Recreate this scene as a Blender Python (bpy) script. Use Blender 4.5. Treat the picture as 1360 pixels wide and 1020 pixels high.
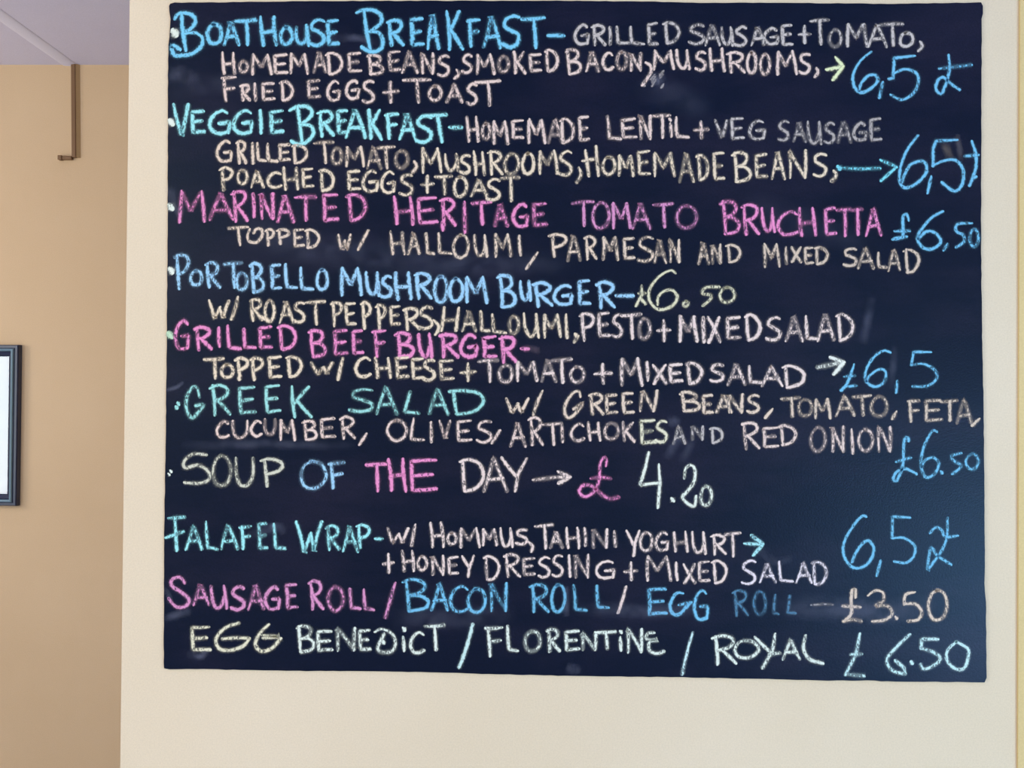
import bpy, math, random
from mathutils import Vector, Matrix

# ---------------------------------------------------------------- camera, world, light, exposure
scene = bpy.context.scene
C = scene.collection
for o in list(bpy.data.objects):
    bpy.data.objects.remove(o)

FPX = 1178.0
CAM = Vector((0.0, -1.75, 1.5))
camd = bpy.data.cameras.new('camera')
camd.sensor_width = 36.0
camd.lens = 36.0 * FPX / 1360.0
camd.clip_start = 0.05
cam = bpy.data.objects.new('camera', camd)
C.objects.link(cam)
ROT = Matrix.Rotation(math.radians(1.15), 4, 'Z') @ Matrix.Rotation(math.radians(90.55), 4, 'X') @ Matrix.Rotation(math.radians(0.47), 4, 'Z')
cam.matrix_world = Matrix.Translation(CAM) @ ROT
scene.camera = cam

def ray(px, py):
    return (ROT.to_3x3() @ Vector(((px - 680.0) / FPX, (510.0 - py) / FPX, -1.0)))

def on_y(px, py, y=0.0):
    """the spot on the vertical plane Y=y that shows at this photo pixel"""
    d = ray(px, py)
    t = (y - CAM.y) / d.y
    return CAM + d * t

scene.view_settings.view_transform = 'Standard'
scene.view_settings.look = 'None'
scene.view_settings.gamma = 1.0
scene.view_settings.use_curve_mapping = False
scene.view_settings.exposure = 0.0
scene.cycles.transparent_max_bounces = 24

world = bpy.data.worlds.new('World')
scene.world = world
world.use_nodes = True
bg = world.node_tree.nodes['Background']
bg.inputs[0].default_value = (1.0, 0.97, 0.93, 1)
bg.inputs[1].default_value = 0.82

def area_light(name, loc, target, size, energy, color, size_y=None):
    l = bpy.data.lights.new(name, 'AREA')
    l.energy = energy
    l.color = color
    l.shape = 'RECTANGLE'
    l.size = size
    l.size_y = size_y or size
    o = bpy.data.objects.new(name, l)
    C.objects.link(o)
    o.location = loc
    d = Vector(target) - Vector(loc)
    o.rotation_euler = d.to_track_quat('-Z', 'Y').to_euler()
    return o

# warm room lamps up to the left, cool daylight from the low window on the right behind the camera
area_light('ceiling_lamp_light', (-2.4, -2.2, 2.5), (-0.1, 0.0, 2.1), 1.6, 33.0, (1.0, 0.79, 0.45))
area_light('window_daylight', (2.9, -3.3, 0.45), (0.6, 0.0, 0.9), 1.5, 84.0, (0.52, 0.80, 1.0), 1.1)
area_light('back_room_light', (-3.4, 0.45, 1.75), (-1.5, 1.6, 1.6), 0.6, 12.0, (1.0, 0.90, 0.76))
area_light('left_window_daylight', (-4.15, -2.4, 1.45), (0.0, -2.4, 1.45), 1.6, 62.0, (0.82, 0.93, 1.0), 1.8)

# ---------------------------------------------------------------- helpers
def mat(name, color=(0.8, 0.8, 0.8), rough=0.6, spec=0.5):
    m = bpy.data.materials.new(name)
    m.use_nodes = True
    b = m.node_tree.nodes['Principled BSDF']
    b.inputs['Base Color'].default_value = (*color, 1)
    b.inputs['Roughness'].default_value = rough
    b.inputs['Specular IOR Level'].default_value = spec
    return m

def srgb(r, g, b):
    f = lambda c: (c / 255 / 12.92) if c / 255 <= 0.04045 else (((c / 255) + 0.055) / 1.055) ** 2.4
    return (f(r), f(g), f(b))

def plaster(name, c1, c2, bump=0.15, scale=60):
    m = mat(name, c1, 0.75, 0.25)
    nt = m.node_tree; N = nt.nodes; L = nt.links; b = N['Principled BSDF']
    tc = N.new('ShaderNodeTexCoord')
    n1 = N.new('ShaderNodeTexNoise'); n1.inputs['Scale'].default_value = 1.7; n1.inputs['Detail'].default_value = 5
    L.new(tc.outputs['Object'], n1.inputs['Vector'])
    rp = N.new('ShaderNodeValToRGB')
    rp.color_ramp.elements[0].position = 0.35; rp.color_ramp.elements[0].color = (*c1, 1)
    rp.color_ramp.elements[1].position = 0.68; rp.color_ramp.elements[1].color = (*c2, 1)
    L.new(n1.outputs[0], rp.inputs[0])
    n3 = N.new('ShaderNodeTexNoise'); n3.inputs['Scale'].default_value = 330; n3.inputs['Detail'].default_value = 2
    L.new(tc.outputs['Object'], n3.inputs['Vector'])
    mp = N.new('ShaderNodeMapRange'); mp.inputs[1].default_value = 0.3; mp.inputs[2].default_value = 0.7
    mp.inputs[3].default_value = 0.955; mp.inputs[4].default_value = 1.045
    L.new(n3.outputs[0], mp.inputs[0])
    mx = N.new('ShaderNodeVectorMath'); mx.operation = 'SCALE'
    L.new(rp.outputs[0], mx.inputs[0]); L.new(mp.outputs[0], mx.inputs['Scale'])
    L.new(mx.outputs[0], b.inputs['Base Color'])
    n2 = N.new('ShaderNodeTexNoise'); n2.inputs['Scale'].default_value = scale; n2.inputs['Detail'].default_value = 4
    L.new(tc.outputs['Object'], n2.inputs['Vector'])
    bp = N.new('ShaderNodeBump'); bp.inputs['Strength'].default_value = bump; bp.inputs['Distance'].default_value = 0.003
    L.new(n2.outputs[0], bp.inputs['Height']); L.new(bp.outputs[0], b.inputs['Normal'])
    return m

def mesh_obj(name, verts, faces, m=None, parent=None, smooth=False, uvs=None):
    me = bpy.data.meshes.new(name)
    me.from_pydata([tuple(v) for v in verts], [], faces)
    if uvs is not None:
        lay = me.uv_layers.new(name='UVMap')
        for lp in me.loops:
            lay.data[lp.index].uv = uvs[lp.vertex_index]
    if m: me.materials.append(m)
    if smooth:
        for p in me.polygons: p.use_smooth = True
    me.update()
    o = bpy.data.objects.new(name, me)
    C.objects.link(o)
    if parent: o.parent = parent
    return o

BOXF = [(0, 3, 2, 1), (4, 5, 6, 7), (0, 1, 5, 4), (1, 2, 6, 5), (2, 3, 7, 6), (3, 0, 4, 7)]
def box_vf(a, b):
    (x0, y0, z0), (x1, y1, z1) = a, b
    return [(x0, y0, z0), (x1, y0, z0), (x1, y1, z0), (x0, y1, z0), (x0, y0, z1), (x1, y0, z1), (x1, y1, z1), (x0, y1, z1)], BOXF

def box(name, a, b, m, parent=None, bevel=0.0):
    v, f = box_vf(a, b)
    o = mesh_obj(name, v, f, m, parent)
    if bevel:
        md = o.modifiers.new('bevel', 'BEVEL'); md.width = bevel; md.segments = 3
    return o

def structure(o):
    o['kind'] = 'structure'
    return o

def tag(o, label, cat, group=None):
    o['label'] = label; o['category'] = cat
    if group: o['group'] = group

# ---------------------------------------------------------------- materials of the room
M_near = plaster('cream_wall_paint', srgb(223, 206, 180), srgb(228, 212, 188))
M_far = plaster('tan_wall_paint', srgb(212, 187, 154), srgb(217, 193, 161))
M_side = plaster('ochre_wall_paint', srgb(216, 192, 138), srgb(220, 197, 144))
M_ceil = plaster('grey_lilac_ceiling_paint', srgb(212, 212, 240), srgb(217, 218, 244), 0.1)
M_bead = plaster('white_gloss_trim_paint', srgb(222, 224, 250), srgb(228, 230, 252), 0.05)
M_floor = mat('pale_bounce_floor', srgb(205, 208, 220), 0.5)  # unseen floor, coloured pale blue-grey to bounce light onto the ceiling

# ---------------------------------------------------------------- room shell
FAR_Y = 1.60
CEIL = on_y(0, 86, FAR_Y).z
cl = on_y(166, 510, 0.0)
xr = on_y(1352, 400, 0.0).x
structure(box('wall_front', (cl.x, 0.0, 0.0), (4.2, 0.14, CEIL), M_near))
structure(box('wall_back', (-4.2, FAR_Y, 0.0), (4.2, FAR_Y + 0.12, CEIL), M_far))
structure(box('trim_2', (xr, -0.005, 0.0), (xr + 0.14, 0.0, CEIL), M_side))
structure(box('wall_right', (4.2, -4.0, 0.0), (4.32, FAR_Y + 0.12, CEIL), M_near))
structure(box('wall_left', (-4.32, -4.0, 0.0), (-4.2, FAR_Y + 0.12, CEIL), M_far))
structure(box('ceiling', (-4.32, -4.0, CEIL), (4.2, FAR_Y + 0.12, CEIL + 0.1), M_ceil))
structure(box('floor', (-4.32, -4.0, -0.1), (4.2, FAR_Y + 0.12, 0.0), M_floor))

# shallow rounded bead running along the ceiling towards the camera
s = on_y(93, 86, FAR_Y)
bv, bf = [], []
nseg = 10
for yy in (-4.0, FAR_Y):
    for k in range(nseg + 1):
        a = math.pi * k / nseg
        bv.append((s.x - 0.03 * math.cos(a), yy, CEIL - 0.005 * math.sin(a)))
for k in range(nseg):
    bf.append((k, k + 1, nseg + 1 + k + 1, nseg + 1 + k))
bf.append(tuple(range(nseg, -1, -1))); bf.append(tuple(range(nseg + 1, 2 * nseg + 2)))
structure(mesh_obj('trim_1', bv, bf, M_bead))

# ---------------------------------------------------------------- thin boxed conduit on the far wall
M_cond = mat('brown_painted_conduit', srgb(124, 94, 66), 0.6)
def build_conduit():
    top = on_y(99.5, 84, FAR_Y); bot = on_y(100.5, 210, FAR_Y); foot = on_y(81, 210, FAR_Y)
    root = bpy.data.objects.new('wall_conduit', None); C.objects.link(root)
    root.location = (bot.x, FAR_Y, bot.z)
    tag(root, 'thin brown upright strip with short foot turned left, below ceiling on tan wall', 'conduit')
    R = Vector(root.location)
    h = CEIL - bot.z
    dx = top.x - bot.x
    w = 0.0085
    v = [(-w, -0.016, 0.0), (w, -0.016, 0.0), (w, 0, 0.0), (-w, 0, 0.0)]
    v += [(x + dx, y, h) for x, y, z in v]
    o = mesh_obj('upright_strip', v, BOXF, M_cond, root)
    md = o.modifiers.new('bevel', 'BEVEL'); md.width = 0.003; md.segments = 2
    o = box('foot', (foot.x - R.x, -0.016, -0.009), (-w, 0, 0.005), M_cond, root, 0.003)
    o = box('end_cap', (foot.x - R.x - 0.004, -0.020, -0.011), (foot.x - R.x + 0.012, 0, 0.007), M_cond, root, 0.003)
    # soft shade right of the strip, put in as a thin tan wedge
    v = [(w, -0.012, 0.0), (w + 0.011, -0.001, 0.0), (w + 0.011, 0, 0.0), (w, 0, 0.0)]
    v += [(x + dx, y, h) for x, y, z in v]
    mesh_obj('painted_shade_edge', v, BOXF, plaster('tan_shade_tint', srgb(180, 152, 112), srgb(184, 156, 118)), root)
build_conduit()

# ---------------------------------------------------------------- framed picture on the far wall
def build_picture():
    tr = on_y(25.5, 458, FAR_Y - 0.02); br = on_y(27.5, 672, FAR_Y - 0.02)
    H = tr.z - br.z; W = 0.48
    root = bpy.data.objects.new('framed_picture', None); C.objects.link(root)
    root.location = (tr.x - W / 2, FAR_Y, (tr.z + br.z) / 2)
    tag(root, 'black framed picture with pale blue sheet, hanging on the tan wall at the left edge', 'picture')
    M_fr = mat('blue_black_lacquer', srgb(24, 38, 72), 0.38, 0.5)
    M_fr.node_tree.nodes['Principled BSDF'].inputs['Coat Weight'].default_value = 0.2
    M_fr.node_tree.nodes['Principled BSDF'].inputs['Coat Roughness'].default_value = 0.15
    M_hl = mat('painted_frame_highlight', srgb(120, 150, 170), 0.32, 0.6)  # highlight along the moulding, put into the colour of its half-round
    M_hl.node_tree.nodes['Principled BSDF'].inputs['Metallic'].default_value = 0.5
    M_pp = plaster('pale_blue_paper', srgb(236, 248, 255), srgb(248, 252, 255), 0.02)
    # moulding profile: (inward distance, height off the wall)
    prof = [(0.0, 0.0), (0.0, 0.022), (0.003, 0.027), (0.012, 0.027), (0.014, 0.030), (0.0165, 0.0345), (0.020, 0.036), (0.0235, 0.0345), (0.026, 0.030), (0.028, 0.022), (0.041, 0.015), (0.044, 0.008), (0.044, 0.0)]
    cs = [(-W / 2, -H / 2), (W / 2, -H / 2), (W / 2, H / 2), (-W / 2, H / 2)]
    sg = [(1, 1), (-1, 1), (-1, -1), (1, -1)]
    n = len(prof)
    for i in range(4):
        j = (i + 1) % 4
        v = []
        for c, q in ((cs[i], sg[i]), (cs[j], sg[j])):
            for d, hh in prof:
                v.append((c[0] + q[0] * d, -hh, c[1] + q[1] * d))
        f = [(k, n + k, n + k + 1, k + 1) for k in range(n - 1)]
        f.append(tuple(range(n))); f.append(tuple(range(2 * n - 1, n - 1, -1)))
        o = mesh_obj('frame_rail', v, f, M_fr, root)
        o.data.materials.append(M_hl)
        for k in range(4, 8): o.data.polygons[k].material_index = 1
    a = 0.044
    box('paper_sheet', (-W / 2 + a, -0.006, -H / 2 + a), (W / 2 - a, -0.002, H / 2 - a), M_pp, root)
    g = bpy.data.materials.new('picture_glass'); g.use_nodes = True
    N, L = g.node_tree.nodes, g.node_tree.links
    N.remove(N['Principled BSDF'])
    t_ = N.new('ShaderNodeBsdfTransparent'); gl = N.new('ShaderNodeBsdfGlossy'); gl.inputs['Roughness'].default_value = 0.03
    fr = N.new('ShaderNodeFresnel'); fr.inputs['IOR'].default_value = 1.45; mx = N.new('ShaderNodeMixShader')
    L.new(fr.outputs[0], mx.inputs[0]); L.new(t_.outputs[0], mx.inputs[1]); L.new(gl.outputs[0], mx.inputs[2])
    L.new(mx.outputs[0], N['Material Output'].inputs[0])
    box('glass_pane', (-W / 2 + a, -0.0105, -H / 2 + a), (W / 2 - a, -0.0085, H / 2 - a), g, root)
build_picture()

# ---------------------------------------------------------------- chalkboard
BT = 0.004            # thickness of the board
root = bpy.data.objects.new('chalkboard', None); C.objects.link(root)
bc = on_y(763, 905, 0.0)
root.location = (bc.x, 0.0, bc.z)
tag(root, 'large black chalkboard menu with handwritten coloured chalk lettering on the cream wall', 'chalkboard')
RL = Vector(root.location)

def board_material():
    m = mat('blackboard_paint', srgb(24, 26, 40), 0.36, 0.22)
    nt = m.node_tree; N = nt.nodes; L = nt.links; b = N['Principled BSDF']
    b.inputs['Specular Tint'].default_value = (0.45, 0.7, 1.0, 1)
    tc = N.new('ShaderNodeTexCoord')
    mp = N.new('ShaderNodeMapping'); mp.inputs['Scale'].default_value = (0.9, 1, 2.6); mp.inputs['Rotation'].default_value = (0, 0.12, 0)
    L.new(tc.outputs['Object'], mp.inputs['Vector'])
    n = N.new('ShaderNodeTexNoise'); n.inputs['Scale'].default_value = 2.1; n.inputs['Detail'].default_value = 7; n.inputs['Roughness'].default_value = 0.62
    L.new(mp.outputs[0], n.inputs['Vector'])
    rp = N.new('ShaderNodeValToRGB')
    rp.color_ramp.elements[0].position = 0.45; rp.color_ramp.elements[0].color = (*srgb(7, 10, 33), 1)
    rp.color_ramp.elements[1].position = 0.80; rp.color_ramp.elements[1].color = (*srgb(36, 30, 50), 1)
    L.new(n.outputs[0], rp.inputs[0])
    n2 = N.new('ShaderNodeTexNoise'); n2.inputs['Scale'].default_value = 300; n2.inputs['Detail'].default_value = 2
    L.new(tc.outputs['Object'], n2.inputs['Vector'])
    mr = N.new('ShaderNodeMapRange'); mr.inputs[1].default_value = 0.3; mr.inputs[2].default_value = 0.7; mr.inputs[3].default_value = 0.8; mr.inputs[4].default_value = 1.2
    L.new(n2.outputs[0], mr.inputs[0])
    vm = N.new('ShaderNodeVectorMath'); vm.operation = 'SCALE'
    L.new(rp.outputs[0], vm.inputs[0]); L.new(mr.outputs[0], vm.inputs['Scale'])
    L.new(vm.outputs[0], b.inputs['Base Color'])
    bp = N.new('ShaderNodeBump'); bp.inputs['Strength'].default_value = 0.25; bp.inputs['Distance'].default_value = 0.001
    L.new(n2.outputs[0], bp.inputs['Height']); L.new(bp.outputs[0], b.inputs['Normal'])
    return m

outline = [(224.5, 8), (226, 5), (232, 3.5), (300, 3), (360, 2), (450, 1.2), (600, 1), (740, 1), (860, 2), (930, 4), (1000, 3.6), (1150, 4.6),
           (1160, 5.4), (1250, 4), (1290, 3.5), (1303, 3), (1305.5, 8), (1305.5, 18), (1304, 25), (1303.5, 150), (1303, 300), (1304, 420), (1306, 520), (1307.5, 640),
           (1308, 740), (1307.5, 775), (1309.5, 800), (1310, 860), (1310.5, 900), (1308, 906.5), (1280, 906), (1170, 905), (1162, 903.8), (1100, 904), (1020, 902), (900, 899.5), (750, 897.5),
           (640, 895), (560, 892.5), (470, 891.5), (380, 891), (330, 890), (260, 888.6), (225, 889), (217.5, 888), (217.5, 840), (218, 700), (220, 600), (221, 500), (222, 380),
           (222.5, 300), (223, 200), (223, 100), (224, 60), (225.5, 40), (226.5, 25), (225, 16)]
def build_panel():
    rnd = random.Random(3)
    pts = []
    n = len(outline)
    for i in range(n):                                   # brush-painted edge: small wobble between the corners
        a, b = outline[i], outline[(i + 1) % n]
        L = math.hypot(b[0] - a[0], b[1] - a[1]); k = max(1, int(L / 9))
        for j in range(k):
            t = j / k
            amp = 0.35 if k > 1 else 0
            pts.append((a[0] + (b[0] - a[0]) * t + rnd.uniform(-amp, amp), a[1] + (b[1] - a[1]) * t + rnd.uniform(-amp, amp)))
    P = [on_y(x, y, -BT) - RL for x, y in pts]
    v = [(p.x, -BT, p.z) for p in P] + [(p.x, -0.001, p.z) for p in P]
    k = len(P)
    f = [tuple(range(k - 1, -1, -1)), tuple(range(k, 2 * k))] + [(i, (i + 1) % k, k + (i + 1) % k, k + i) for i in range(k)]
    o = mesh_obj('board_panel', v, f, board_material(), root)
build_panel()

# ---------------------------------------------------------------- chalk: a hand lettering alphabet (unit box, y down)
def S(kind, *p): return (kind, list(zip(p[0::2], p[1::2])))
G = {
 'A': [S('-', 0,1, .46,0, 1,1), S('-', .17,.66, .84,.62)],
 'B': [S('-', .13,.02, .17,.98), S('~', 0,.09, .3,.0, .75,.06, .86,.24, .6,.42, .2,.5), S('~', .2,.5, .7,.51, 1,.7, .82,.92, .17,1)],
 'C': [S('~', .95,.12, .62,.0, .2,.22, .0,.62, .25,.96, .65,1, 1,.88)],
 'D': [S('-', .13,.03, .15,.99), S('~', 0,.07, .35,0, .8,.14, 1,.42, .86,.74, .55,.93, .15,1)],
 'E': [S('-', 1,0, .08,.05, .06,.97, 1,.94), S('-', .08,.52, .84,.46)],
 'F': [S('-', 1,0, 0,.06), S('-', .15,.05, .2,1), S('-', .18,.5, .85,.45)],
 'G': [S('~', .88,.1, .6,0, .2,.2, 0,.58, .17,.9, .5,1, .92,.93), S('-', .94,.95, 1,.52, .48,.56)],
 'H': [S('-', 0,0, .08,1), S('-', .92,0, 1,1), S('-', .05,.56, .94,.5)],
 'I': [S('-', .4,0, .6,1)],
 'i': [S('-', .45,.0, .5,.05), S('-', .45,.35, .55,1)],
 'K': [S('-', .04,0, .1,1), S('-', .92,0, .12,.56), S('-', .25,.48, 1,1)],
 'L': [S('-', .04,0, .07,.95, 1,1)],
 'M': [S('-', 0,1, .08,.02), S('-', .08,0, .46,.62, .86,.02), S('-', .87,0, 1,1)],
 'N': [S('-', .02,1, .08,0, .88,.97), S('-', .9,1, 1,0)],
 'O': [S('~', .5,0, .2,.12, 0,.5, .15,.88, .48,1, .84,.86, 1,.5, .84,.12, .5,.0, .4,.02)],
 'P': [S('-', .18,.03, .22,1), S('~', 0,.08, .4,0, .88,.08, 1,.26, .72,.46, .24,.56)],
 'R': [S('-', .15,.03, .18,1), S('~', 0,.09, .4,0, .85,.07, .93,.24, .68,.42, .2,.54), S('-', .34,.5, 1,.98)],
 'S': [S('~', .95,.06, .62,0, .2,.12, .15,.33, .55,.47, .93,.64, .88,.88, .45,1, 0,.93)],
 'T': [S('-', 0,.06, 1,.0), S('-', .52,.04, .58,1)],
 'U': [S('~', 0,0, .04,.6, .3,.96, .66,.88, .88,.5), S('-', .9,0, 1,1)],
 'u': [S('~', 0,0, .0,.6, .25,.97, .7,.97, .98,.6, 1,0)],
 'V': [S('-', 0,0, .56,1, 1,.0)],
 'W': [S('-', 0,0, .28,.98, .55,.38), S('-', .55,.38, .7,.96, 1,0)],
 'X': [S('-', 0,0, 1,1), S('-', .92,0, .08,1)],
 'Y': [S('-', 0,0, .58,.52), S('-', 1,0, .66,.5, .55,1)],
 '+': [S('-', 0,.52, 1,.46), S('-', .48,0, .52,1)],
 ',': [S('~', .5,0, 1,.3, .8,.65, .0,1)],
 '-': [S('-', 0,.5, 1,.48)],
 '/': [S('-', 1,0, 0,1)],
 '0': [S('~', .55,0, .22,.14, 0,.52, .15,.88, .48,1, .84,.84, 1,.5, .84,.14, .52,.0, .42,.03)],
 '7': [S('-', 0,0, 1,1)],
}
LEAN = set('HILEFDRBPKMNU')
CROP = {'A1': (200, 0, 4.857), 'A2': (470, 0, 4.857), 'A3': (740, 0, 4.857), 'A4': (1010, 0, 3.886),
        'B1': (200, 180, 4.857), 'B2': (470, 180, 4.857), 'B3': (740, 180, 4.857), 'B4': (1010, 160, 3.886),
        'C1': (200, 330, 4.857), 'C2': (470, 330, 4.857), 'C3': (740, 330, 4.857), 'C4': (1010, 380, 3.886),
        'D1': (200, 500, 4.857), 'D2': (470, 500, 4.857), 'D3': (740, 500, 4.857), 'E4': (1010, 560, 3.886),
        'F1': (200, 670, 4.079), 'F2': (470, 670, 4.079), 'F3': (740, 670, 4.079), 'G4': (1010, 720, 3.886),
        'X8': (800, 60, 8.5)}

_mats = {}
def chalk_material(color, dens):
    key = (color, dens)
    if key in _mats: return _mats[key]
    m = bpy.data.materials.new('chalk_dust'); m.use_nodes = True
    nt = m.node_tree; N = nt.nodes; L = nt.links
    b = N['Principled BSDF']; out = N['Material Output']
    b.inputs['Roughness'].default_value = 0.95; b.inputs['Specular IOR Level'].default_value = 0.05
    tc = N.new('ShaderNodeTexCoord')
    def math_(op, a, c=None, d=None, clamp=False):
        n = N.new('ShaderNodeMath'); n.operation = op; n.use_clamp = clamp
        for i, val in enumerate((a, c, d)):
            if val is None: continue
            if isinstance(val, (int, float)): n.inputs[i].default_value = val
            else: L.new(val, n.inputs[i])
        return n.outputs[0]
    def rng(a, lo, hi, t0, t1, interp='SMOOTHSTEP'):
        n = N.new('ShaderNodeMapRange'); n.interpolation_type = interp
        L.new(a, n.inputs[0])
        for i, val in zip((1, 2, 3, 4), (lo, hi, t0, t1)): n.inputs[i].default_value = val
        return n.outputs[0]
    sep = N.new('ShaderNodeSeparateXYZ'); L.new(tc.outputs['UV'], sep.inputs[0])
    u = math_('ABSOLUTE', math_('MULTIPLY_ADD', sep.outputs[0], 2.0, -1.0))     # 0 middle of the stroke, 1 rim of the dust
    mp = N.new('ShaderNodeMapping'); mp.inputs['Rotation'].default_value = (0, 0.9, 0); mp.inputs['Scale'].default_value = (1.0, 1.0, 0.5)
    L.new(tc.outputs['Object'], mp.inputs['Vector'])
    g = N.new('ShaderNodeTexNoise'); g.inputs['Scale'].default_value = 330; g.inputs['Detail'].default_value = 2.5
    L.new(mp.outputs[0], g.inputs['Vector'])
    g2 = N.new('ShaderNodeTexNoise'); g2.inputs['Scale'].default_value = 26; g2.inputs['Detail'].default_value = 2
    L.new(tc.outputs['Object'], g2.inputs['Vector'])
    # pressure varies slowly, grain of the board shows through fast
    press = sep.outputs[1]                                                      # how hard this stroke was pressed, 0..1
    grain = rng(math_('ADD', math_('ADD', g.outputs[0], math_('MULTIPLY', math_('SUBTRACT', g2.outputs[0], 0.5), 0.35)), math_('MULTIPLY_ADD', press, 0.30, -0.22)), 0.37, 0.53, 0.26, 1.0)
    uu = math_('ADD', u, math_('MULTIPLY', math_('SUBTRACT', g.outputs[0], 0.5), 0.75))
    core = rng(uu, 0.22, 0.62, 1.0, 0.0)
    halo = math_('MULTIPLY', math_('POWER', math_('SUBTRACT', 1.0, u, clamp=True), 1.4), 0.22)
    al = math_('MAXIMUM', math_('MULTIPLY', math_('MULTIPLY', core, grain), dens), halo if dens > 0.2 else math_('MULTIPLY', halo, 0.0))
    if dens <= 0.2:                                      # wiped smear: soft all over
        sm = math_('MULTIPLY', rng(u, 0.0, 1.0, 1.0, 0.0), rng(g2.outputs[0], 0.3, 0.65, 0.2, 1.0))
        fade = math_('MULTIPLY', math_('MULTIPLY', press, math_('SUBTRACT', 1.0, press)), 4.0)
        al = math_('MULTIPLY', math_('MULTIPLY', sm, fade), dens)
    c = N.new('ShaderNodeMix'); c.data_type = 'RGBA'
    c.inputs[6].default_value = (*[x * 0.85 for x in srgb(*color)], 1); c.inputs[7].default_value = (*[min(1, x * 1.25) for x in srgb(*color)], 1)
    L.new(g.outputs[0], c.inputs[0]); L.new(c.outputs[2], b.inputs['Base Color'])
    tr = N.new('ShaderNodeBsdfTransparent'); mx = N.new('ShaderNodeMixShader')
    L.new(al, mx.inputs[0]); L.new(tr.outputs[0], mx.inputs[1]); L.new(b.outputs[0], mx.inputs[2])
    L.new(mx.outputs[0], out.inputs[0])
    _mats[key] = m
    return m

def catmull(p, sub=8):
    if len(p) < 3: return p
    q = [p[0]] + p + [p[-1]]; out = []
    for i in range(1, len(q) - 2):
        p0, p1, p2, p3 = q[i - 1], q[i], q[i + 1], q[i + 2]
        for k in range(sub):
            t = k / sub
            out.append(tuple(0.5 * (2 * p1[d] + (p2[d] - p0[d]) * t + (2 * p0[d] - 5 * p1[d] + 4 * p2[d] - p3[d]) * t * t + (3 * p1[d] - p0[d] - 3 * p2[d] + p3[d]) * t ** 3) for d in (0, 1)))
    out.append(p[-1]); return out

def resample(p, step):
    out = [p[0]]; acc = 0
    for a, b in zip(p, p[1:]):
        L = math.hypot(b[0] - a[0], b[1] - a[1])
        if L < 1e-6: continue
        t = step - acc
        while t <= L:
            out.append((a[0] + (b[0] - a[0]) * t / L, a[1] + (b[1] - a[1]) * t / L)); t += step
        acc = (acc + L) % step
    if math.hypot(out[-1][0] - p[-1][0], out[-1][1] - p[-1][1]) > step * 0.25: out.append(p[-1])
    return out

rnd = random.Random(11)
_layer = [0]
MPP = (on_y(681, 510) - on_y(680, 510)).length           # metres per photo pixel on the board

class Word:
    def __init__(self, soft=False, firm=False): self.soft = soft; self.firm = firm; self.v = []; self.f = []; self.uv = []
    def stroke(self, pts, w):
        """pts in photo pixels, w = core width in pixels; lays a flat ribbon of chalk on the board"""
        if len(pts) == 1: pts = [pts[0], (pts[0][0] + 0.4, pts[0][1] + 0.3)]
        p = resample(pts, 1.7)
        if len(p) < 2: p = [pts[0], pts[-1]]
        n = len(p); W = w * 1.0                           # half width incl. dust rim; core is about half of it
        _layer[0] = (_layer[0] + 1) % 24
        y = -BT - 0.00012 - _layer[0] * 0.00002
        # tangents
        tg = []
        for i in range(n):
            a, b = p[max(0, i - 1)], p[min(n - 1, i + 1)]
            L = math.hypot(b[0] - a[0], b[1] - a[1]) or 1
            tg.append(((b[0] - a[0]) / L, (b[1] - a[1]) / L))
        rows = []
        dx, dy = abs(pts[-1][0] - pts[0][0]), abs(pts[-1][1] - pts[0][1])
        flat = len(p) > 2 and dx > 2.2 * dy               # sideways strokes skid over the grain, downstrokes bite
        pr = (rnd.uniform(0.3, 0.75) if flat else rnd.uniform(0.62, 1.1)) + (0.3 if self.firm else 0.0)
        k0, k1 = rnd.uniform(0.62, 0.95), rnd.uniform(0.75, 1.05)
        if self.soft: k0 = k1 = 1.0
        ext = W * 0.42                                   # round ends reach past the last point
        for k, (fr, wf) in enumerate(((1.0, 0.30 * k0), (0.75, 0.66 * k0), (0.4, 0.9 * k0))):
            rows.append(((p[0][0] - tg[0][0] * ext * fr, p[0][1] - tg[0][1] * ext * fr), tg[0], wf))
        for i in range(n): 
            t = i / (n - 1); e = k0 + (1 - k0) * min(1, t / 0.35) if t < 0.5 else k1 + (1 - k1) * min(1, (1 - t) / 0.35)
            rows.append((p[i], tg[i], e * (1.04 + rnd.uniform(-0.10, 0.10))))
        for k, (fr, wf) in enumerate(((0.4, 0.9 * k1), (0.75, 0.66 * k1), (1.0, 0.30 * k1))):
            rows.append(((p[-1][0] + tg[-1][0] * ext * fr, p[-1][1] + tg[-1][1] * ext * fr), tg[-1], wf))
        base = len(self.v)
        d = 0.0
        for i, (c, t, wf) in enumerate(rows):
            jx, jy = rnd.uniform(-0.18, 0.18), rnd.uniform(-0.18, 0.18)
            for sgn in (1, -1):
                q = (c[0] + jx - sgn * t[1] * W * wf, c[1] + jy + sgn * t[0] * W * wf)
                P = on_y(q[0], q[1], -BT) - RL
                self.v.append((P.x, y, P.z)); self.uv.append((0.5 + 0.5 * sgn, i / (len(rows) - 1) if self.soft else pr))
            if i:
                a = base + 2 * i
                self.f.append((a - 2, a - 1, a + 1, a))
    def build(self, name, m, label=None):
        o = mesh_obj(name, self.v, self.f, m, root, uvs=self.uv)
        if label: o['label'] = label
        return o

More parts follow.
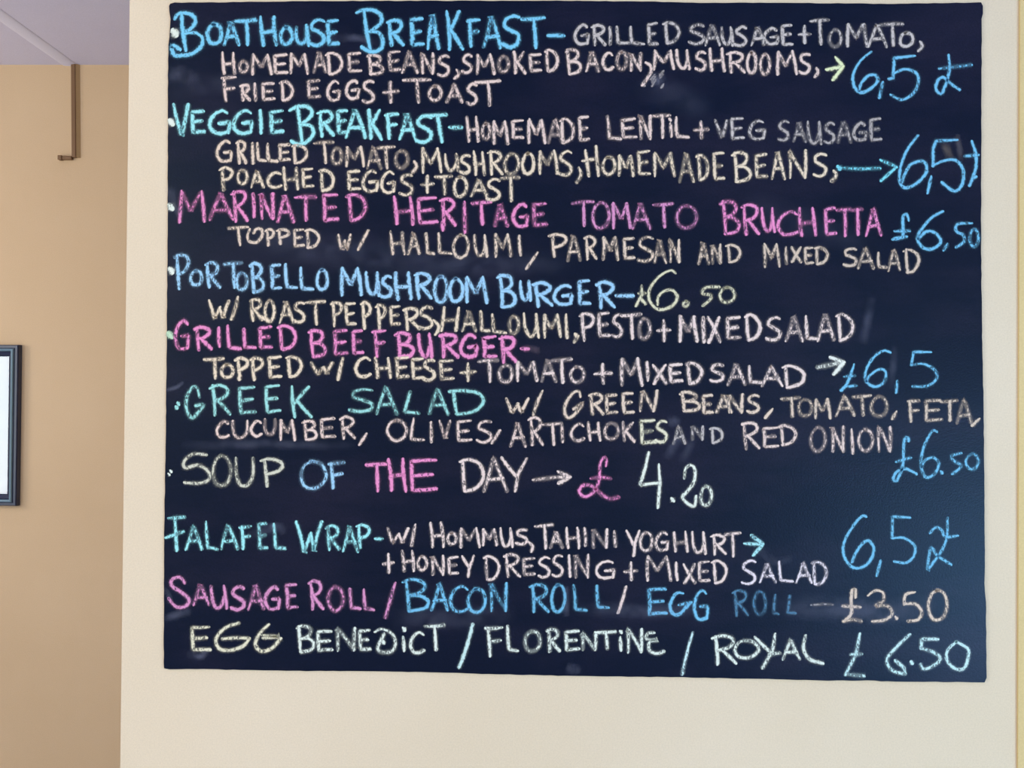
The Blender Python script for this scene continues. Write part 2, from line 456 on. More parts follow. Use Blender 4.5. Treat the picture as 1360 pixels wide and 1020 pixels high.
def letter(wd, ch, x0, x1, y0, y1, w, slant=None):
    h = y1 - y0
    i = w * 0.42
    X0, X1, Y0, Y1 = x0 + i, x1 - i, y0 + i, y1 - i
    if X1 - X0 < 0.6: X0 = X1 = (x0 + x1) / 2
    if slant is None: slant = -0.05 * h if ch in LEAN else 0.0
    lim = (X1 - X0) * 0.35; slant = max(-lim, min(lim, slant))
    ww = (X1 - X0) - abs(slant)
    for kind, pts in G[ch]:
        q = []
        for ux, uy in pts:
            jx, jy = (rnd.uniform(-0.025, 0.025), rnd.uniform(-0.02, 0.02)) if ch not in '-/' else (0, 0)
            sh = slant * (1 - uy) if slant > 0 else -slant * uy
            q.append((X0 + ww * (ux + jx) + sh, Y0 + (Y1 - Y0) * (uy + jy)))
        wd.stroke(catmull(q) if kind == '~' else bow(q), w)

def bow(q):
    """straight hand strokes bend a little; sharp corners stay"""
    out = []
    for a, b in zip(q, q[1:]):
        L = math.hypot(b[0] - a[0], b[1] - a[1]); k = rnd.uniform(-0.03, 0.03) * L
        nx, ny = (-(b[1] - a[1]) / L, (b[0] - a[0]) / L) if L > 0 else (0, 0)
        for j in range(6):
            t = j / 6; s_ = 4 * t * (1 - t) * k
            out.append((a[0] + (b[0] - a[0]) * t + nx * s_, a[1] + (b[1] - a[1]) * t + ny * s_))
    out.append(q[-1]); return out

def chalk(name, color, w, spec, label, dens=0.95):
    wd = Word(firm=(w >= 5.4)); crop = None
    for tok in spec.split():
        if tok[0] == '@': crop = CROP[tok[1:]]; continue
        ox, oy, s_ = crop
        if tok[0] in '~!':
            pts = [tuple(float(c) for c in q.split(',')) for q in tok[1:].split(';')]
            pts = [(ox + a / s_, oy + b / s_) for a, b in pts]
            wd.stroke(catmull(pts) if tok[0] == '~' else pts, w)
            continue
        if tok[0] == '*':
            a, b, r = (float(c) for c in tok[1:].split(','))
            r = r / s_
            cx, cy = ox + a / s_, oy + b / s_
            fm = wd.firm; wd.firm = True; wd.stroke([(cx - r * 0.3, cy - r * .3), (cx + r * 0.3, cy + r * .3)], r * 1.75); wd.firm = fm
            continue
        nums = tok[1:].strip(':').split(',')
        v = [float(c) for c in nums]
        letter(wd, tok[0], ox + v[0] / s_, ox + v[1] / s_, oy + v[2] / s_, oy + v[3] / s_, w, (v[4] / s_ if len(v) > 4 else None))
    return wd.build(name, chalk_material(color, dens), label)

SKY = (126, 202, 242); CYAN = (160, 228, 238); ICE = (160, 205, 245); PEACH = (228, 206, 198); SAND = (230, 213, 190)
PINK = (234, 146, 196); PINK2 = (214, 148, 192); CREAM = (224, 220, 196); MINT = (158, 216, 214); ASH = (200, 192, 190); PALE = (224, 236, 224)
TAN = (226, 206, 188); BLUSH = (232, 212, 206); BLUE = (120, 190, 226)

H, D, P_, A_, B_ = 'heading_word', 'description_word', 'price', 'arrow', 'bullet_dot'
W1, W2 = 5.6, 4.7
# --- first entry
chalk(B_, PALE, 5, '@A1 *156,212,30', 'round cream chalk dot left of the word BOATHOUSE')
chalk(H, SKY, 5.8, '@A1 ~158,122;178,92;225,84;272,100;288,140;262,185;215,212 ~200,95;208,200;228,325 ~222,218;290,212;335,250;322,305;270,345;200,358;150,352;140,295;190,318 O355,470,145,295 A466,582,132,300 T540,692,118,298 H698,822,102,300 O828,925,165,298 u930,1020,165,292 !1005,165;1022,292 S1018,1135,118,305 E1125,1225,118,300', 'sky blue chalk word BOATHOUSE')
chalk(H, SKY, 5.8, '@A2 ~20,82;60,66;130,68;178,105;168,155;110,200;80,215 ~66,72;82,200;108,330 ~100,205;160,212;186,262;172,318;110,335;50,305 R205,332,120,305 E350,460,108,305 A468,560,85,322 K582,712,62,328 F722,828,115,310 A828,958,92,318 S945,1080,90,315 T1075,1242,102,318 -1240,1365,212,250', 'sky blue chalk word BREAKFAST with a dash, top line')
chalk(D, ASH, W2, '@A3 G105,212,150,295 R215,320,155,300 I328,352,168,295 L370,472,165,290 L460,570,165,292 E572,656,140,300 D678,800,138,288', 'greyish pink chalk word GRILLED on the top line')
chalk(D, ASH, W2, '@A3 S842,958,150,292 A948,1058,155,300 U1050,1142,168,300 S1138,1230,165,305 A1245,1345,165,300 @A4 G12,97,140,235 E102,172,122,242 +190,264,128,230 T250,357,98,235 O348,424,145,250 M436,560,118,245 A548,658,120,248 T610,742,115,242 O712,795,162,248 ,806,842,210,272', 'greyish pink chalk words SAUSAGE+TOMATO with comma')
chalk(D, PEACH, W2, '@A1 H452,555,332,485 O565,634,385,475 M645,788,345,487 E785,890,345,482 M888,1026,340,482 A1045,1142,328,475 D1122,1248,335,487 E1262,1365,335,472', 'peach chalk word HOMEMADE under BOATHOUSE')
chalk(D, PEACH, W2, '@A2 B75,198,345,490 E215,308,325,465 A303,418,325,478 N424,526,338,482 S535,622,350,497 ,640,686,445,517', 'peach chalk word BEANS with comma, second line')
chalk(D, PEACH, W2, '@A2 S690,770,345,480 M780,912,345,487 O925,1007,355,475 K1020,1116,328,482 E1125,1217,340,470 D1225,1328,315,470', 'peach chalk word SMOKED')
chalk(D, PEACH, W2, '@A3 B45,162,310,487 A178,278,325,468 C285,368,330,458 O375,457,325,457 N460,555,335,462 ~572,405;602,425;605,465;575,515;550,550', 'peach chalk word BACON with a long comma')
chalk(D, PEACH, W2, '@A3 M612,762,320,455 U762,862,315,455 S885,967,325,462 H975,1087,305,468 R1088,1217,330,478 O1215,1292,330,480 O1302,1380,340,490 @A4 M76,192,260,390 S195,262,270,387 ,272,304,345,407', 'peach chalk word MUSHROOMS on the second line')
chalk('chalk_smear', ASH, 3.2, '@X8 !590,335;540,390;600,355;550,420;605,390;560,465 !690,290;640,340;690,320;650,370 *465,445,28 !690,440;665,480', 'scribbled grey chalk patch under the word MUSHROOMS', 0.5)
chalk(A_, (225, 235, 190), 5.4, '@A4 !342,360;420,346 !388,298;426,342 !424,345;374,412', 'yellow-white chalk arrow before the topmost price')
chalk(P_, BLUE, 4.6, '@A4 ~570,268;515,315;478,385;485,450;520,478;572,455;605,415;590,388;555,392;520,430;510,468 !630,425;614,505 !795,288;690,300;685,405;662,408 ~680,385;740,358;800,375;815,420;790,480;730,515;672,490 ~970,285;975,360;950,450;930,485;905,458;915,415;945,400;985,435;1030,465 !920,355;1090,335', 'light blue chalk price 6,5 with pound sign, topmost')
chalk(D, PEACH, W2, '@A1 F453,565,490,662 R572,650,540,657 I658,692,530,658 E708,808,530,652 D828,928,518,657', 'peach chalk word FRIED')
chalk(D, PEACH, W2, '@A1 E1000,1102,508,638 G1132,1228,515,657 G1252,1352,510,645 @A2 S48,138,513,672 +180,295,518,672', 'peach chalk words EGGS + on the third line')
chalk(D, PEACH, W2, '@A2 T305,502,503,668 O476,572,545,657 A590,708,535,670 S720,802,533,682 T775,948,513,687', 'peach chalk word TOAST on the third line')
# --- second entry
chalk(B_, PALE, 5, '@A1 *134,790,26', 'round cream chalk dot left of the word VEGGIE')
chalk(H, CYAN, 5.6, '@A1 V135,255,660,882 E252,360,703,868 G370,522,703,872 G525,668,703,872 I692,728,703,872 E758,868,703,868', 'pale cyan chalk word VEGGIE')
chalk(H, CYAN, 5.6, '@A1 ~900,712;950,688;1015,690;1042,728;1010,775;965,800 ~948,692;965,810;978,925 ~968,805;1030,812;1052,855;1020,905;960,932;908,912 R1070,1192,705,887 E1192,1282,700,870 @A2 A-62,88,700,897 K82,190,703,907 F195,302,723,902 A283,408,723,907 S390,512,738,928 !440,750;598,740 !538,745;568,915 -606,708,802,842', 'pale cyan chalk word BREAKFAST with a dash, fourth line')
chalk(D, PEACH, W2, '@A2 H718,812,745,922 O820,886,788,907 M888,1002,775,937 E1008,1102,768,902 M1113,1242,765,932 A1248,1358,765,932 @A3 D10,118,758,932 E128,214,743,917', 'peach chalk word HOMEMADE on the VEGGIE line')
chalk(D, PEACH, W2, '@A3 L312,422,740,907 E403,517,758,897 N523,617,738,907 T608,737,733,897 I715,752,790,892 *728,772,13 L753,857,748,895 +875,982,778,902', 'peach chalk words LENTIL +')
chalk(D, ASH, W2, '@A3 V1008,1104,768,897 E1108,1212,753,907 G1230,1348,768,907', 'grey-peach chalk word VEG')
chalk(D, ASH, W2, '@A4 S85,152,618,732 A163,242,623,738 U235,322,623,752 S323,387,628,747 A393,472,623,742 G473,552,628,732 E558,630,606,732', 'faint grey chalk word SAUSAGE at the right of the fourth line', 0.72)
chalk(D, TAN, W2, '@B1 G418,532,25,177 R546,627,28,187 I646,674,43,187 L678,752,43,172 L743,827,48,177 E820,907,48,172 D905,1022,52,187', 'peach chalk word GRILLED under the word VEGGIE')
chalk(D, TAN, W2, '@B1 T1048,1188,35,187 O1163,1242,73,192 @B2 M-62,72,68,207 A78,188,63,222 T143,272,63,217 O258,357,90,217 ,368,412,160,247', 'peach chalk word TOMATO with comma, fifth line')
chalk(D, SAND, W2, '@B2 M426,572,73,247 U578,682,113,237 S678,757,118,252 H763,852,98,262 R858,967,93,262 O963,1072,108,257 O1078,1172,108,257 M1183,1322,93,257 @B3 S3,103,93,267 ,115,162,200,312', 'sand coloured chalk word MUSHROOMS on the fifth line')
chalk(D, SAND, W2, '@B3 !182,98;205,262 !250,70;266,258 !165,165;250,150 O283,382,128,262 M383,502,123,267 E508,607,93,262 M610,767,103,272 A778,892,103,307 D890,987,118,297 E998,1087,103,292', 'sand coloured chalk word HOMEMADE on the fifth line')
chalk(D, SAND, W2, '@B3 B1118,1258,98,307 E1268,1362,113,282 @B4 A52,132,153,307 N138,245,148,302 S266,347,163,297 ,358,397,253,322', 'sand coloured chalk word BEANS on the fifth line')
chalk(A_, (130, 215, 235), 4.8, '@B4 *405,245,15 !402,245;510,250;618,247 !620,205;703,240 !700,242;622,312', 'light blue chalk arrow after the fifth line')
chalk(P_, BLUE, 4.6, '@B4 ~812,78;755,155;722,245;720,318;748,348;805,325;852,275;855,228;828,210;775,228;745,275;730,320 !880,290;862,375 !1015,100;905,106;890,150;892,235 ~888,235;940,210;1005,205;1045,255;1040,330;1000,365;935,320 ~1090,108;1112,180;1108,255;1078,338 !1055,185;1125,178 !1095,300;1112,290', 'light blue chalk price 6,5 cut by the right edge of the board')
chalk(D, SAND, W2, '@B1 P438,543,198,362 O553,632,213,322 A643,742,218,342 C748,852,228,342 H848,962,198,357 E968,1057,203,342 D1083,1192,213,367', 'sand coloured chalk word POACHED')
chalk(D, SAND, W2, '@B1 E1263,1360,218,362 @B2 G48,162,218,372 G168,272,223,377 S288,387,243,392 +428,522,253,377', 'sand coloured chalk words EGGS + on the sixth line')
chalk(D, SAND, W2, '@B2 T518,642,252,387 O638,737,258,402 A748,867,273,402 S848,952,273,427 T942,1077,262,432', 'sand coloured chalk word TOAST on the sixth line')
# --- third entry
chalk(B_, PALE, 5, '@B1 *132,462,26', 'round cream chalk dot left of the word MARINATED')
chalk(H, PINK, 5.2, '@B1 M178,358,353,567,0 A373,543,363,552 R513,637,348,562 I646,682,368,537 N698,807,363,547 A808,932,373,567 T923,1072,383,557 E1098,1222,368,562 @B2 D-55,92,370,560', 'pink chalk word MARINATED')
chalk(H, PINK, 5.2, '@B2 H248,392,388,582 E398,547,393,577 R548,667,398,590 !570,560;575,610 I698,732,423,640 T753,892,418,582 A898,1002,433,592 G1018,1132,433,597 E1143,1252,428,592', 'pink chalk word HERITAGE')
chalk(H, PINK2, 4.8, '@B3 T88,242,418,592 O218,342,423,607 M343,482,428,607 A478,612,428,607 T613,757,428,602 O758,907,443,607', 'dull pink chalk word TOMATO')
chalk(H, PINK, 5.0, '@B3 B1043,1187,413,642 R1183,1312,438,647 @B4 U0,80,448,582 C83,200,463,597 H193,292,443,602 E323,397,443,597 T388,477,448,607 T468,532,448,597 A538,632,448,602', 'pink chalk word BRUCHETTA')
chalk(P_, BLUE, 4.6, '@B4 ~765,515;755,485;735,495;735,545;735,590;720,608;682,615 !690,608;755,600 !692,572;770,570 ~940,470;885,500;832,560;810,612;840,658;890,662;930,625;900,580;852,575;815,612 !965,638;946,670 ~1090,530;1018,535;1010,572;1045,590;1050,625;1010,655 01072,1132,553,660', 'light blue chalk price £6.50 beside BRUCHETTA')
chalk(D, TAN, 4.4, '@B1 T493,637,583,717 ~640,605;625,650;640,685;685,688;718,650;715,605;680,605;665,630 P733,807,598,717 P806,907,598,707 E913,997,598,722 D988,1097,598,732', 'tan chalk word TOPPED under MARINATED')
chalk(D, TAN, 4.4, '@B1 W1203,1297,633,747 @B2 /18,102,603,747', 'tan chalk W/ under HERITAGE')
chalk(D, TAN, 4.4, '@B2 H228,337,613,772 A343,432,618,772 L453,527,623,772 L533,637,623,772 O633,747,633,797 U768,867,638,787 M898,1022,628,787 I1053,1090,638,782 !1185,755;1112,860', 'tan chalk word HALLOUMI with a long comma')
chalk(D, TAN, 4.4, '@B3 P-60,75,628,792 A58,157,638,817 R168,262,643,807 M283,402,648,807 E418,507,653,802 S513,628,648,822 A618,712,663,827 N713,802,663,822', 'tan chalk word PARMESAN')
chalk(D, TAN, 4.4, '@B3 A903,987,683,837 N988,1067,698,832 D1083,1192,698,827', 'tan chalk word AND after PARMESAN', 0.85)
chalk(D, TAN, 4.4, '@B4 M8,107,633,760 I121,144,648,747 X153,217,648,737 E220,277,648,747 D273,357,648,747', 'tan chalk word MIXED at the right, eighth line', 0.8)
chalk(D, TAN, 4.4, '@B4 S423,502,653,757 A498,592,653,772 L598,657,678,767 A653,727,663,782 D733,827,658,792', 'tan chalk word SALAD ending the eighth line', 0.8)
# --- fourth entry
chalk(B_, PALE, 5, '@C1 *132,142,25', 'round cream chalk dot left of the word PORTOBELLO')
chalk(H, ICE, 5.2, '@C1 P143,263,28,272 O248,342,133,247 R343,457,83,262 T463,602,85,262 O543,632,148,277 B633,742,88,292 E763,852,93,272 L858,952,93,262 L953,1060,118,272 O1062,1152,128,277', 'ice blue chalk word PORTOBELLO')
chalk(H, ICE, 5.6, '@C2 M-98,60,118,312 U68,177,148,312 S168,252,168,327 H258,382,148,337 R383,512,148,332 O508,612,168,357 O608,712,183,352 M708,868,178,357', 'ice blue chalk word MUSHROOM')
chalk(H, ICE, 5.4, '@C2 B918,1052,163,387 U1063,1152,203,347 R1148,1290,213,382 @C3 G-30,107,228,372 E123,222,198,372 R243,382,208,392 -368,502,287,323', 'ice blue chalk word BURGER with a dash')
chalk(P_, (218, 214, 186), 4.4, '@C3 !545,240;545,300;508,372 !525,290;568,288 !535,320;570,358 ~762,158;730,142;665,175;602,250;590,315;620,372;670,395;742,370;775,312;740,270;692,275;652,312;648,362 ~830,340;812,358;828,375;846,355;830,340 ~1045,248;960,252;935,290;985,300;990,325;940,370 01038,1152,240,357', 'pale yellow chalk price £6.50 beside the word BURGER')
chalk(D, SAND, W2, '@C1 W368,512,328,462 /512,572,305,467', 'sand chalk W/ under PORTOBELLO')
chalk(D, SAND, W2, '@C1 R633,727,318,472 !700,435;770,470 O728,807,328,482 A823,932,333,487 S918,1002,338,487 T998,1132,333,497', 'sand coloured chalk word ROAST')
chalk(D, SAND, W2, '@C1 P1153,1247,338,512 E1248,1332,343,502 @C2 P38,122,338,527 P133,217,353,532 E223,307,363,502 R313,432,378,532 S413,517,368,527 ~515,465;545,495;545,525;525,555', 'sand coloured chalk word PEPPERS with comma')
chalk(D, SAND, W2, '@C2 H548,692,373,542,25 A693,797,393,542 L806,882,398,542 L880,990,418,552 O993,1072,428,557 U1088,1202,413,582 M1213,1342,418,582 @C3 I42,80,418,585 *122,560,16 !135,565;110,605', 'sand coloured chalk word HALLOUMI under MUSHROOM')
chalk(D, BLUSH, W2+.3, '@C3 P138,252,408,602 E253,347,408,577 S348,427,418,582 T408,547,413,592 O518,607,443,592 +638,737,453,607', 'blush chalk words PESTO +')
chalk(D, BLUSH, W2+.6, '@C3 M773,917,428,607 I928,962,438,617 X963,1062,433,617 E1078,1192,433,592 D1203,1322,418,602', 'blush chalk word MIXED beside PESTO')
chalk(D, BLUSH, W2+.3, '@C4 S23,112,153,287 A123,227,148,292 L223,302,148,282 A288,387,138,287 D383,487,138,287', 'blush chalk word SALAD ending the PESTO line')
# --- fifth entry
chalk(B_, (190, 220, 190), 5, '@C1 *126,560,26', 'pale green chalk dot left of the pink word GRILLED')
chalk(H, PINK, 5.2, '@C1 G148,257,455,662 R273,402,498,662 I426,460,503,642 L483,592,493,657 L588,687,508,652 E688,792,493,652 D813,952,488,662', 'pink chalk word GRILLED')
chalk(H, PINK, 5.2, '@C1 B1013,1142,518,707 E1168,1282,518,692 @C2 E-20,68,518,692 F113,222,518,707', 'pink chalk word BEEF')
chalk(H, PINK, 5.6, '@C2 B258,397,533,712 U408,512,543,712 R543,682,543,712 G678,802,548,712 E818,927,558,712 R928,1057,558,742 -1070,1137,632,662', 'pink chalk word BURGER with a dash')
chalk(D, SAND, W2+.2, '@C1 T338,482,698,847 O448,542,738,842 P538,642,698,857 P638,737,698,857 E748,852,688,842 D868,987,688,837', 'sand coloured chalk word TOPPED under pink GRILLED')
chalk(D, SAND, W2+.2, '@C1 W1028,1187,728,822 /1200,1250,698,857', 'sand coloured chalk W/ before CHEESE')
chalk(D, SAND, W2+.2, '@C2 C3,117,693,837 H128,247,698,842 E258,362,693,842 E363,460,698,852 S438,532,708,857 E543,652,713,852 +678,792,733,862', 'sand coloured chalk words CHEESE +')
chalk(D, BLUSH, W2+.2, '@C2 T798,942,713,867 O928,1032,743,872 M1038,1192,723,862 A1203,1312,708,867 @C3 T-42,100,703,872 O78,182,753,872 +233,362,738,882', 'blush chalk words TOMATO + after CHEESE')
chalk(D, BLUSH, W2+.5, '@C3 M398,557,703,892 I563,600,723,862 X608,712,743,882 E713,817,738,872 D823,947,728,882', 'blush chalk word MIXED on the CHEESE line')
chalk(D, BLUSH, W2+.2, '@C3 S978,1082,738,867 A1093,1222,738,887 L1223,1340,753,877 @C4 A0,122,405,522 D108,237,403,532', 'blush chalk word SALAD on the CHEESE line')
chalk(A_, (232, 240, 226), 5.6, '@C4 !292,420;425,393 !360,368;430,392 !430,394;378,455', 'thick white chalk arrow on the CHEESE line')
chalk(P_, BLUE, 4.2, '@C4 ~482,405;462,465;445,505;415,540 !440,520;495,513 !430,468;488,462 ~670,342;630,335;575,378;542,445;548,495;595,520;638,492;645,442;612,430;565,460;548,492 !705,490;700,550 !880,340;790,340;778,408 ~778,408;840,402;898,432;908,478;860,515;785,518', 'light blue chalk price £6,5 after the thick white arrow')
# --- sixth entry
chalk(B_, MINT, 5, '@D1 *180,175,14 *168,200,14', 'slanted mint chalk dot left of the word GREEK')
chalk(H, MINT, 5.0, '@D1 ~315,132;300,75;272,68;235,130;232,210;265,268;300,240;340,185;290,190 R373,522,48,257 E558,687,55,252 E728,847,48,242 K898,1047,55,270', 'mint chalk word GREEK')
chalk(H, MINT, 5.0, '@D2 S-38,137,73,237 A138,287,58,252 L308,472,88,247,40 A478,617,73,252 D608,855,78,252', 'mint chalk word SALAD')
chalk(D, TAN, W2, '@D2 W973,1132,133,242 /1148,1225,85,257', 'tan chalk W/ before GREEN')
chalk(D, TAN, W2, '@D3 ~150,130;140,98;105,105;60,165;48,230;75,268;120,235;165,175;105,212 R198,307,103,252 E303,397,108,247 E413,502,98,247 N523,652,83,232,10', 'tan chalk word GREEN')
chalk(D, TAN, W2, '@D3 B783,927,93,232 E928,1012,113,247 A1018,1132,113,242 N1093,1212,108,242 S1218,1312,113,242 @C4 !60,635;25,680', 'tan chalk word BEANS on the GREEK line')
chalk(D, TAN, 4.4, '@C4 T103,212,568,682 O188,272,578,677 M273,367,578,687 A383,492,558,677 T468,577,558,672 O563,662,563,677 !700,648;680,685', 'tan chalk word TOMATO on the GREEK line', 0.85)
chalk(D, TAN, 4.4, '@C4 F753,832,583,707 E838,942,583,702 T923,1022,583,702 A1008,1097,583,717 !1128,685;1092,720', 'tan chalk word FETA', 0.85)
chalk(D, PEACH, 4.4, '@D1 C418,512,283,402 u523,632,278,402 C638,722,278,392 u728,812,268,382 M823,942,273,417 B973,1082,278,417 E1088,1197,263,402 R1213,1327,253,412 @D2 !80,370;36,440', 'peach chalk word CUCUMBER')
chalk(D, PEACH, 4.4, '@D2 O208,347,273,422 L353,482,263,417,20 I486,512,288,432 V543,632,278,412 E653,767,278,427 S783,897,278,432 !942,348;890,430', 'peach chalk word OLIVES')
chalk(D, PEACH, 4.4, '@D2 A1003,1117,288,462 R1118,1227,258,452 T1213,1347,293,447 @D3 I18,48,298,432 C78,182,298,422 H193,287,288,422 O298,402,293,412 K413,507,288,427', 'peach chalk letters ARTICHOK')
chalk(D, CREAM, 4.8, '@D3 E523,642,273,442 S628,717,278,432', 'thicker cream chalk letters ES after ARTICHOK')
chalk(D, ASH, 4.4, '@D3 A743,832,313,442 N858,952,313,417 D978,1077,323,437', 'grey chalk word AND before RED', 0.85)
chalk(D, PEACH, 4.4, '@D3 R1183,1312,288,477 @C4 E3,97,723,837 D88,192,713,827', 'peach chalk word RED')
chalk(D, PEACH, 4.4, '@C4 O253,342,723,857 N358,442,718,862 I458,488,733,872 O498,587,733,857 N598,682,718,862', 'peach chalk word ONION')
chalk(P_, BLUE, 4.4, '@E4 ~765,100;758,80;742,98;738,160;732,235;705,300;685,295;705,258;755,245;805,270 !700,208;775,185 ~910,52;885,50;845,125;828,215;850,285;898,270;920,215;890,185;850,200;832,235 *935,262,11 ~1035,162;985,178;1002,205;1035,230;990,270 01053,1132,158,252', 'light blue chalk price £6.50 under ONION')
# --- seventh entry
chalk(B_, PALE, 5, '@D1 *132,612,12 *120,632,12', 'slanted pale chalk dot left of the word SOUP')
chalk(H, (208, 208, 192), 5.0, '@D1 ~360,505;275,500;218,545;225,590;305,572;372,612;375,665;315,688;220,685 O393,527,498,717 u543,672,520,712 P703,872,523,717', 'greyish cream chalk word SOUP')
chalk(H, ICE, 5.0, '@D1 O958,1142,538,732 F1138,1267,545,727', 'ice blue chalk word OF')
chalk(H, PINK, 5.4, '@D2 T68,217,553,752 H213,347,523,747 E348,547,530,747', 'pink chalk word THE')
chalk(H, BLUSH, 5.0, '@D2 D673,855,523,752 A828,997,518,747 Y943,1127,518,747', 'blush chalk word DAY')
chalk(A_, BLUSH, 5.0, '@D2 !1158,668;1300,650 !1318,615;1395,648 !1395,650;1320,690 !1300,650;1390,650', 'blush chalk arrow after the word DAY')
chalk(P_, PINK, 4.8, '@D3 ~315,575;318,535;300,522;278,560;275,600;270,670;235,745;180,775;142,745;165,705;220,705;285,760;340,788;398,778 ~218,658;280,650;345,658', 'pink chalk pound sign')
chalk(P_, (226, 236, 222), 4.8, '@D3 !590,490;568,590;535,700;655,685 !655,570;662,690;650,845 *745,795,17 ~820,655;828,595;860,572;888,600;882,680;840,740;808,782;860,832;888,830;895,772 0915,1007,698,842', 'white chalk price 4.20')
# --- eighth entry
chalk(H, CYAN, 4.8, '@F1 !98,75;185,68 !132,75;142,250 !82,180;180,146 A183,287,108,250 L288,372,88,250 A373,480,108,250 F476,557,108,250 E573,642,93,250 L658,738,98,248', 'pale cyan chalk word FALAFEL')
chalk(H, CYAN, 4.8, '@F1 W783,935,88,268 R943,1032,108,253 A1036,1130,108,262 @F2 P8,98,103,243 -108,162,176,196', 'pale cyan chalk word WRAP with a dash')
chalk(D, BLUSH, 4.4, '@F2 W173,302,123,217 /305,340,103,232', 'blush chalk W/ after WRAP')
chalk(D, BLUSH, 4.4, '@F2 H408,492,93,237 O500,562,148,222 M568,687,123,237 M688,782,128,227 U788,867,123,237 S873,947,128,222 ~948,205;968,225;962,255', 'blush chalk word HOMMUS')
chalk(D, BLUSH, 4.4, '@F2 T973,1087,103,242 A1058,1140,138,242 @F3 H43,127,118,242 I138,163,123,232 N183,282,128,242 I298,328,138,237', 'blush chalk word TAHINI')
chalk(D, BLUSH, 4.4, '@F3 Y368,450,138,287 O443,522,143,257 G528,607,143,257 H623,712,143,262 U723,812,143,272 R828,922,158,277 T903,997,148,287', 'blush chalk word YOGHURT')
chalk(A_, (170, 225, 235), 5.0, '@F3 !1015,212;1110,215 !1052,168;1115,213 !1115,216;1062,275', 'pale cyan chalk arrow after YOGHURT')
chalk(P_, BLUE, 4.2, '@E4 ~545,490;520,490;470,550;432,620;430,690;465,745;510,755;560,725;585,660;560,615;525,630;490,680;472,725 !620,718;600,795 !772,495;682,490;680,600 ~680,602;740,600;795,640;790,695;750,728;690,722 ~965,497;962,590;935,665;870,755;862,755;880,650;910,690;985,738 ~875,575;905,545;935,560;955,595;1018,588', 'light blue chalk price 6,5 with pound sign beside YOGHURT')
chalk(D, BLUSH, 4.3, '@F2 +153,222,263,377 H253,332,243,367 O338,402,273,362 N413,497,273,387 E503,572,278,382 Y578,657,273,397', 'blush chalk words + HONEY')
chalk(D, BLUSH, 4.3, '@F2 D698,797,273,417 R808,907,263,397 E908,987,283,387 S993,1067,278,402 S1068,1138,268,397 @F3 I53,82,268,397 N88,182,268,402 G203,317,298,407', 'blush chalk word DRESSING')
chalk(D, BLUSH, 4.3, '@F3 +358,442,308,417 M473,622,273,417 I633,662,308,417 X678,757,318,432 E758,832,303,422 D833,927,298,432', 'blush chalk words + MIXED after DRESSING')
chalk(D, (228, 218, 226), 4.2, '@F3 S993,1082,298,437 @E4 A-12,86,725,837 L86,172,718,832 A178,272,718,837 D258,352,718,847', 'whitish chalk word SALAD after DRESSING MIXED')
# --- ninth entry
chalk(H, PINK2, 5.2, '@F1 ~185,425;160,395;118,405;115,440;165,475;208,515;190,550;140,555;98,510 A223,325,428,553 U318,422,433,572 S428,518,438,580 A523,622,428,577 G613,707,438,577 E723,802,423,572', 'mauve pink chalk word SAUSAGE')
chalk(H, PINK2, 5.0, '@F1 R848,942,408,577 O953,1052,438,582 L1068,1145,448,572 @F2 L43,117,453,577 /162,232,418,622', 'mauve pink chalk words ROLL /')
chalk(H, BLUE, 5.0, '@F2 B255,417,398,587 A413,517,418,582 C513,627,433,587 O608,722,448,592 N728,842,418,582', 'light blue chalk word BACON')
chalk(H, BLUE, 4.8, '@F2 R943,1062,428,592 O1062,1152,428,588 @F3 L78,167,430,580 L203,287,433,567', 'light blue chalk word ROLL after BACON', 0.85)
chalk(H, BLUSH, 4.2, '@F3 /322,380,438,595', 'blush chalk slash before EGG')
chalk(H, BLUE, 4.9, '@F3 E478,602,448,607 ~680,480;640,485;612,545;625,590;660,595;700,555;725,530 !660,545;725,530 G733,822,458,632', 'light blue chalk word EGG')
chalk(H, (100, 150, 185), 4.4, '@F3 R943,1042,458,612 O1058,1137,463,602 @G4 L60,107,268,377,8 L128,202,268,372,14', 'faint slate blue chalk word ROLL after EGG', 0.6)
chalk('dash', ASH, 3.4, '@G4 !262,325;320,320;372,322', 'faint grey chalk dash after the faint ROLL', 0.55)
chalk(P_, TAN, 4.6, '@G4 ~490,285;490,245;472,255;468,320;468,370;430,410 !425,408;480,398;522,408 !422,330;515,335 ~555,275;595,250;632,262;632,305;592,328;655,330;680,368;645,400;578,410 *700,390,11 ~795,258;748,272;742,320 ~742,320;800,320;832,360;812,400;760,408 0858,970,238,412', 'tan chalk price £3.50')
# --- tenth entry
chalk(H, CREAM, 5.0, '@F1 E208,332,653,802 ~480,642;405,668;355,728;372,780;430,790;500,768;535,725 !388,728;460,722;532,724 ~640,650;592,698;568,758;602,795;658,778;705,725 !605,708;700,716;610,724', 'cream chalk word EGG on the bottom line')
chalk(H, PALE, 4.8, '@F1 B783,895,648,805 E893,992,678,802 N998,1122,663,797 @F2 E18,97,673,797 ~115,690;150,675;205,700;225,750;205,795;150,800;130,775;165,700 *160,745,14 I252,287,710,802 *272,675,14 C298,387,683,812 T373,497,643,797', 'pale cream chalk word BENEDICT')
chalk(H, (200, 228, 226), 5.0, '@F2 /562,652,640,892', 'long pale slash between BENEDICT and FLORENTINE')
chalk(H, PALE, 4.8, '@F2 F703,822,655,832 L822,897,650,800 O918,1017,678,802 R1036,1122,668,802 @F3 E31,128,678,797 N123,222,690,795 T198,327,680,790 I330,357,712,797 *345,690,11 N368,472,668,807 ~525,695;490,700;485,730;545,735;500,745;500,790;540,808;578,795', 'pale cream chalk word FLORENTINE')
chalk(H, (200, 228, 232), 4.4, '@F3 /670,742,685,928', 'long pale slash before ROYAL')
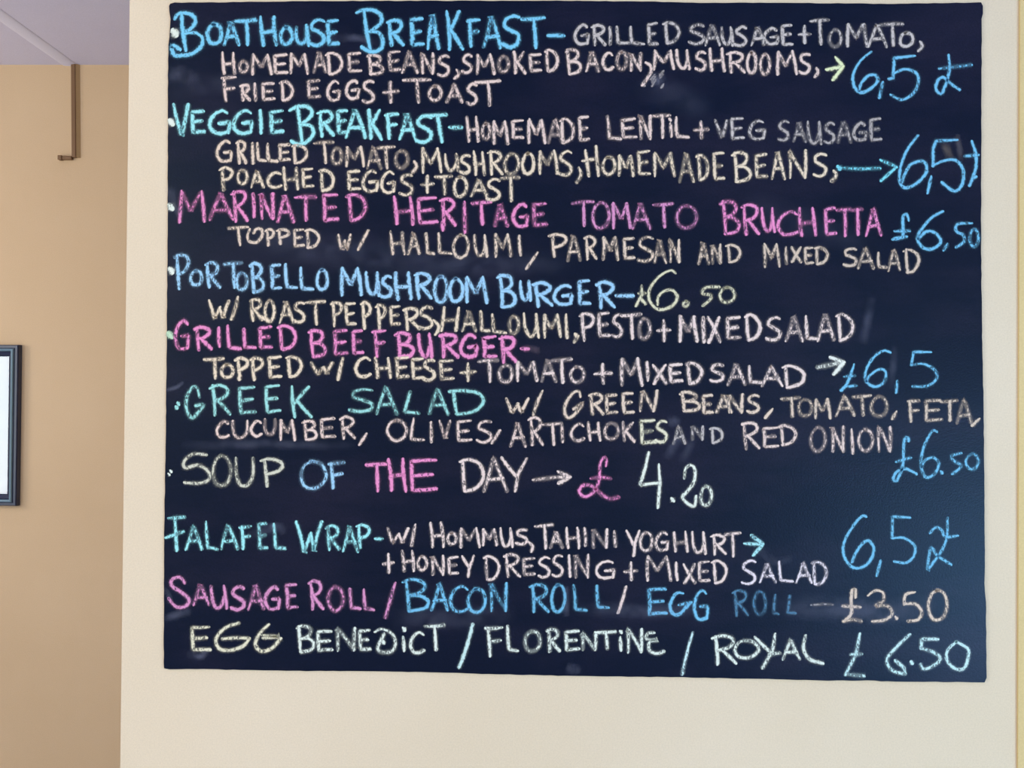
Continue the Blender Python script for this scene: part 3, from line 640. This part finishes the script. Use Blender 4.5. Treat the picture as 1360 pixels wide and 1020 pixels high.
chalk(H, PALE, 4.9, '@F3 R833,977,703,872 O953,1097,728,842 @G4 !-28,492;42,560 !75,475;62,560;10,650 !45,578;102,572 A108,210,498,612 ~232,482;222,550;255,605;322,625', 'pale cream chalk word ROYAL')
chalk(P_, (200, 232, 236), 4.9, '@G4 !512,473;492,580;438,685 !438,682;535,690 !465,580;522,577 ~770,476;705,538;652,605;680,662;748,680 !748,678;738,645;695,612 *780,622,12 !915,500;832,500;828,548 ~828,548;885,565;928,598;900,632;845,655;825,630 ~1010,515;965,560;965,615;1010,655;1055,645;1075,560;1040,530;1010,515', 'pale blue chalk price £6.50 in the bottom corner')

# --- wiped traces of old chalk
SM = (150, 156, 185)
def smear(pts, w, dens, label=None, col=SM):
    wd = Word(True); wd.stroke(catmull([tuple(map(float, p)) for p in pts]), w)
    wd.build('chalk_smear', chalk_material(col, dens), label)
smear([(224, 105), (240, 98), (262, 110)], 14, 0.14)
smear([(228, 120), (300, 112), (380, 118)], 18, 0.06)
smear([(440, 52), (470, 50), (500, 56)], 7, 0.18)
smear([(226, 250), (230, 265), (240, 285)], 9, 0.2)
smear([(222, 518), (235, 514), (243, 508)], 4, 0.2)
smear([(1158, 398), (1152, 425), (1146, 455)], 9, 0.16)
smear([(1188, 462), (1186, 490), (1184, 515)], 7, 0.12)
smear([(905, 580), (895, 592), (886, 608)], 9, 0.13)
smear([(920, 585), (912, 600), (905, 612)], 8, 0.10)
smear([(890, 562), (900, 558)], 10, 0.12)
smear([(850, 118), (890, 125), (940, 150)], 26, 0.06)
smear([(1254, 190), (1258, 200), (1262, 212)], 8, 0.14, None, (225, 205, 180))
smear([(1270, 180), (1274, 195), (1276, 212)], 6, 0.10, None, (200, 190, 190))
smear([(868, 98), (872, 108), (880, 100)], 9, 0.19)
smear([(310, 300), (420, 330), (560, 340)], 30, 0.07)
smear([(480, 345), (620, 352), (760, 350)], 22, 0.08)
smear([(240, 592), (350, 590), (470, 592)], 9, 0.12)
smear([(330, 712), (365, 700), (378, 706)], 9, 0.18)
smear([(1030, 805), (1110, 808), (1180, 812), (1245, 800)], 22, 0.14)
smear([(770, 808), (860, 812), (930, 806)], 14, 0.12)
smear([(752, 780), (752, 800), (752, 818)], 6, 0.18)
smear([(520, 820), (600, 822), (680, 815)], 18, 0.1)
smear([(700, 462), (716, 466)], 6, 0.2, None, (200, 170, 185))
smear([(220, 822), (240, 815), (252, 812)], 8, 0.2)
smear([(250, 868), (266, 872), (275, 862)], 7, 0.2)
smear([(755, 888), (768, 890)], 10, 0.16)
smear([(218, 782), (224, 790), (226, 800)], 5, 0.2)
smear([(1008, 730), (1028, 745), (1050, 742)], 8, 0.14)
smear([(992, 265), (1080, 300), (1160, 330)], 24, 0.05)
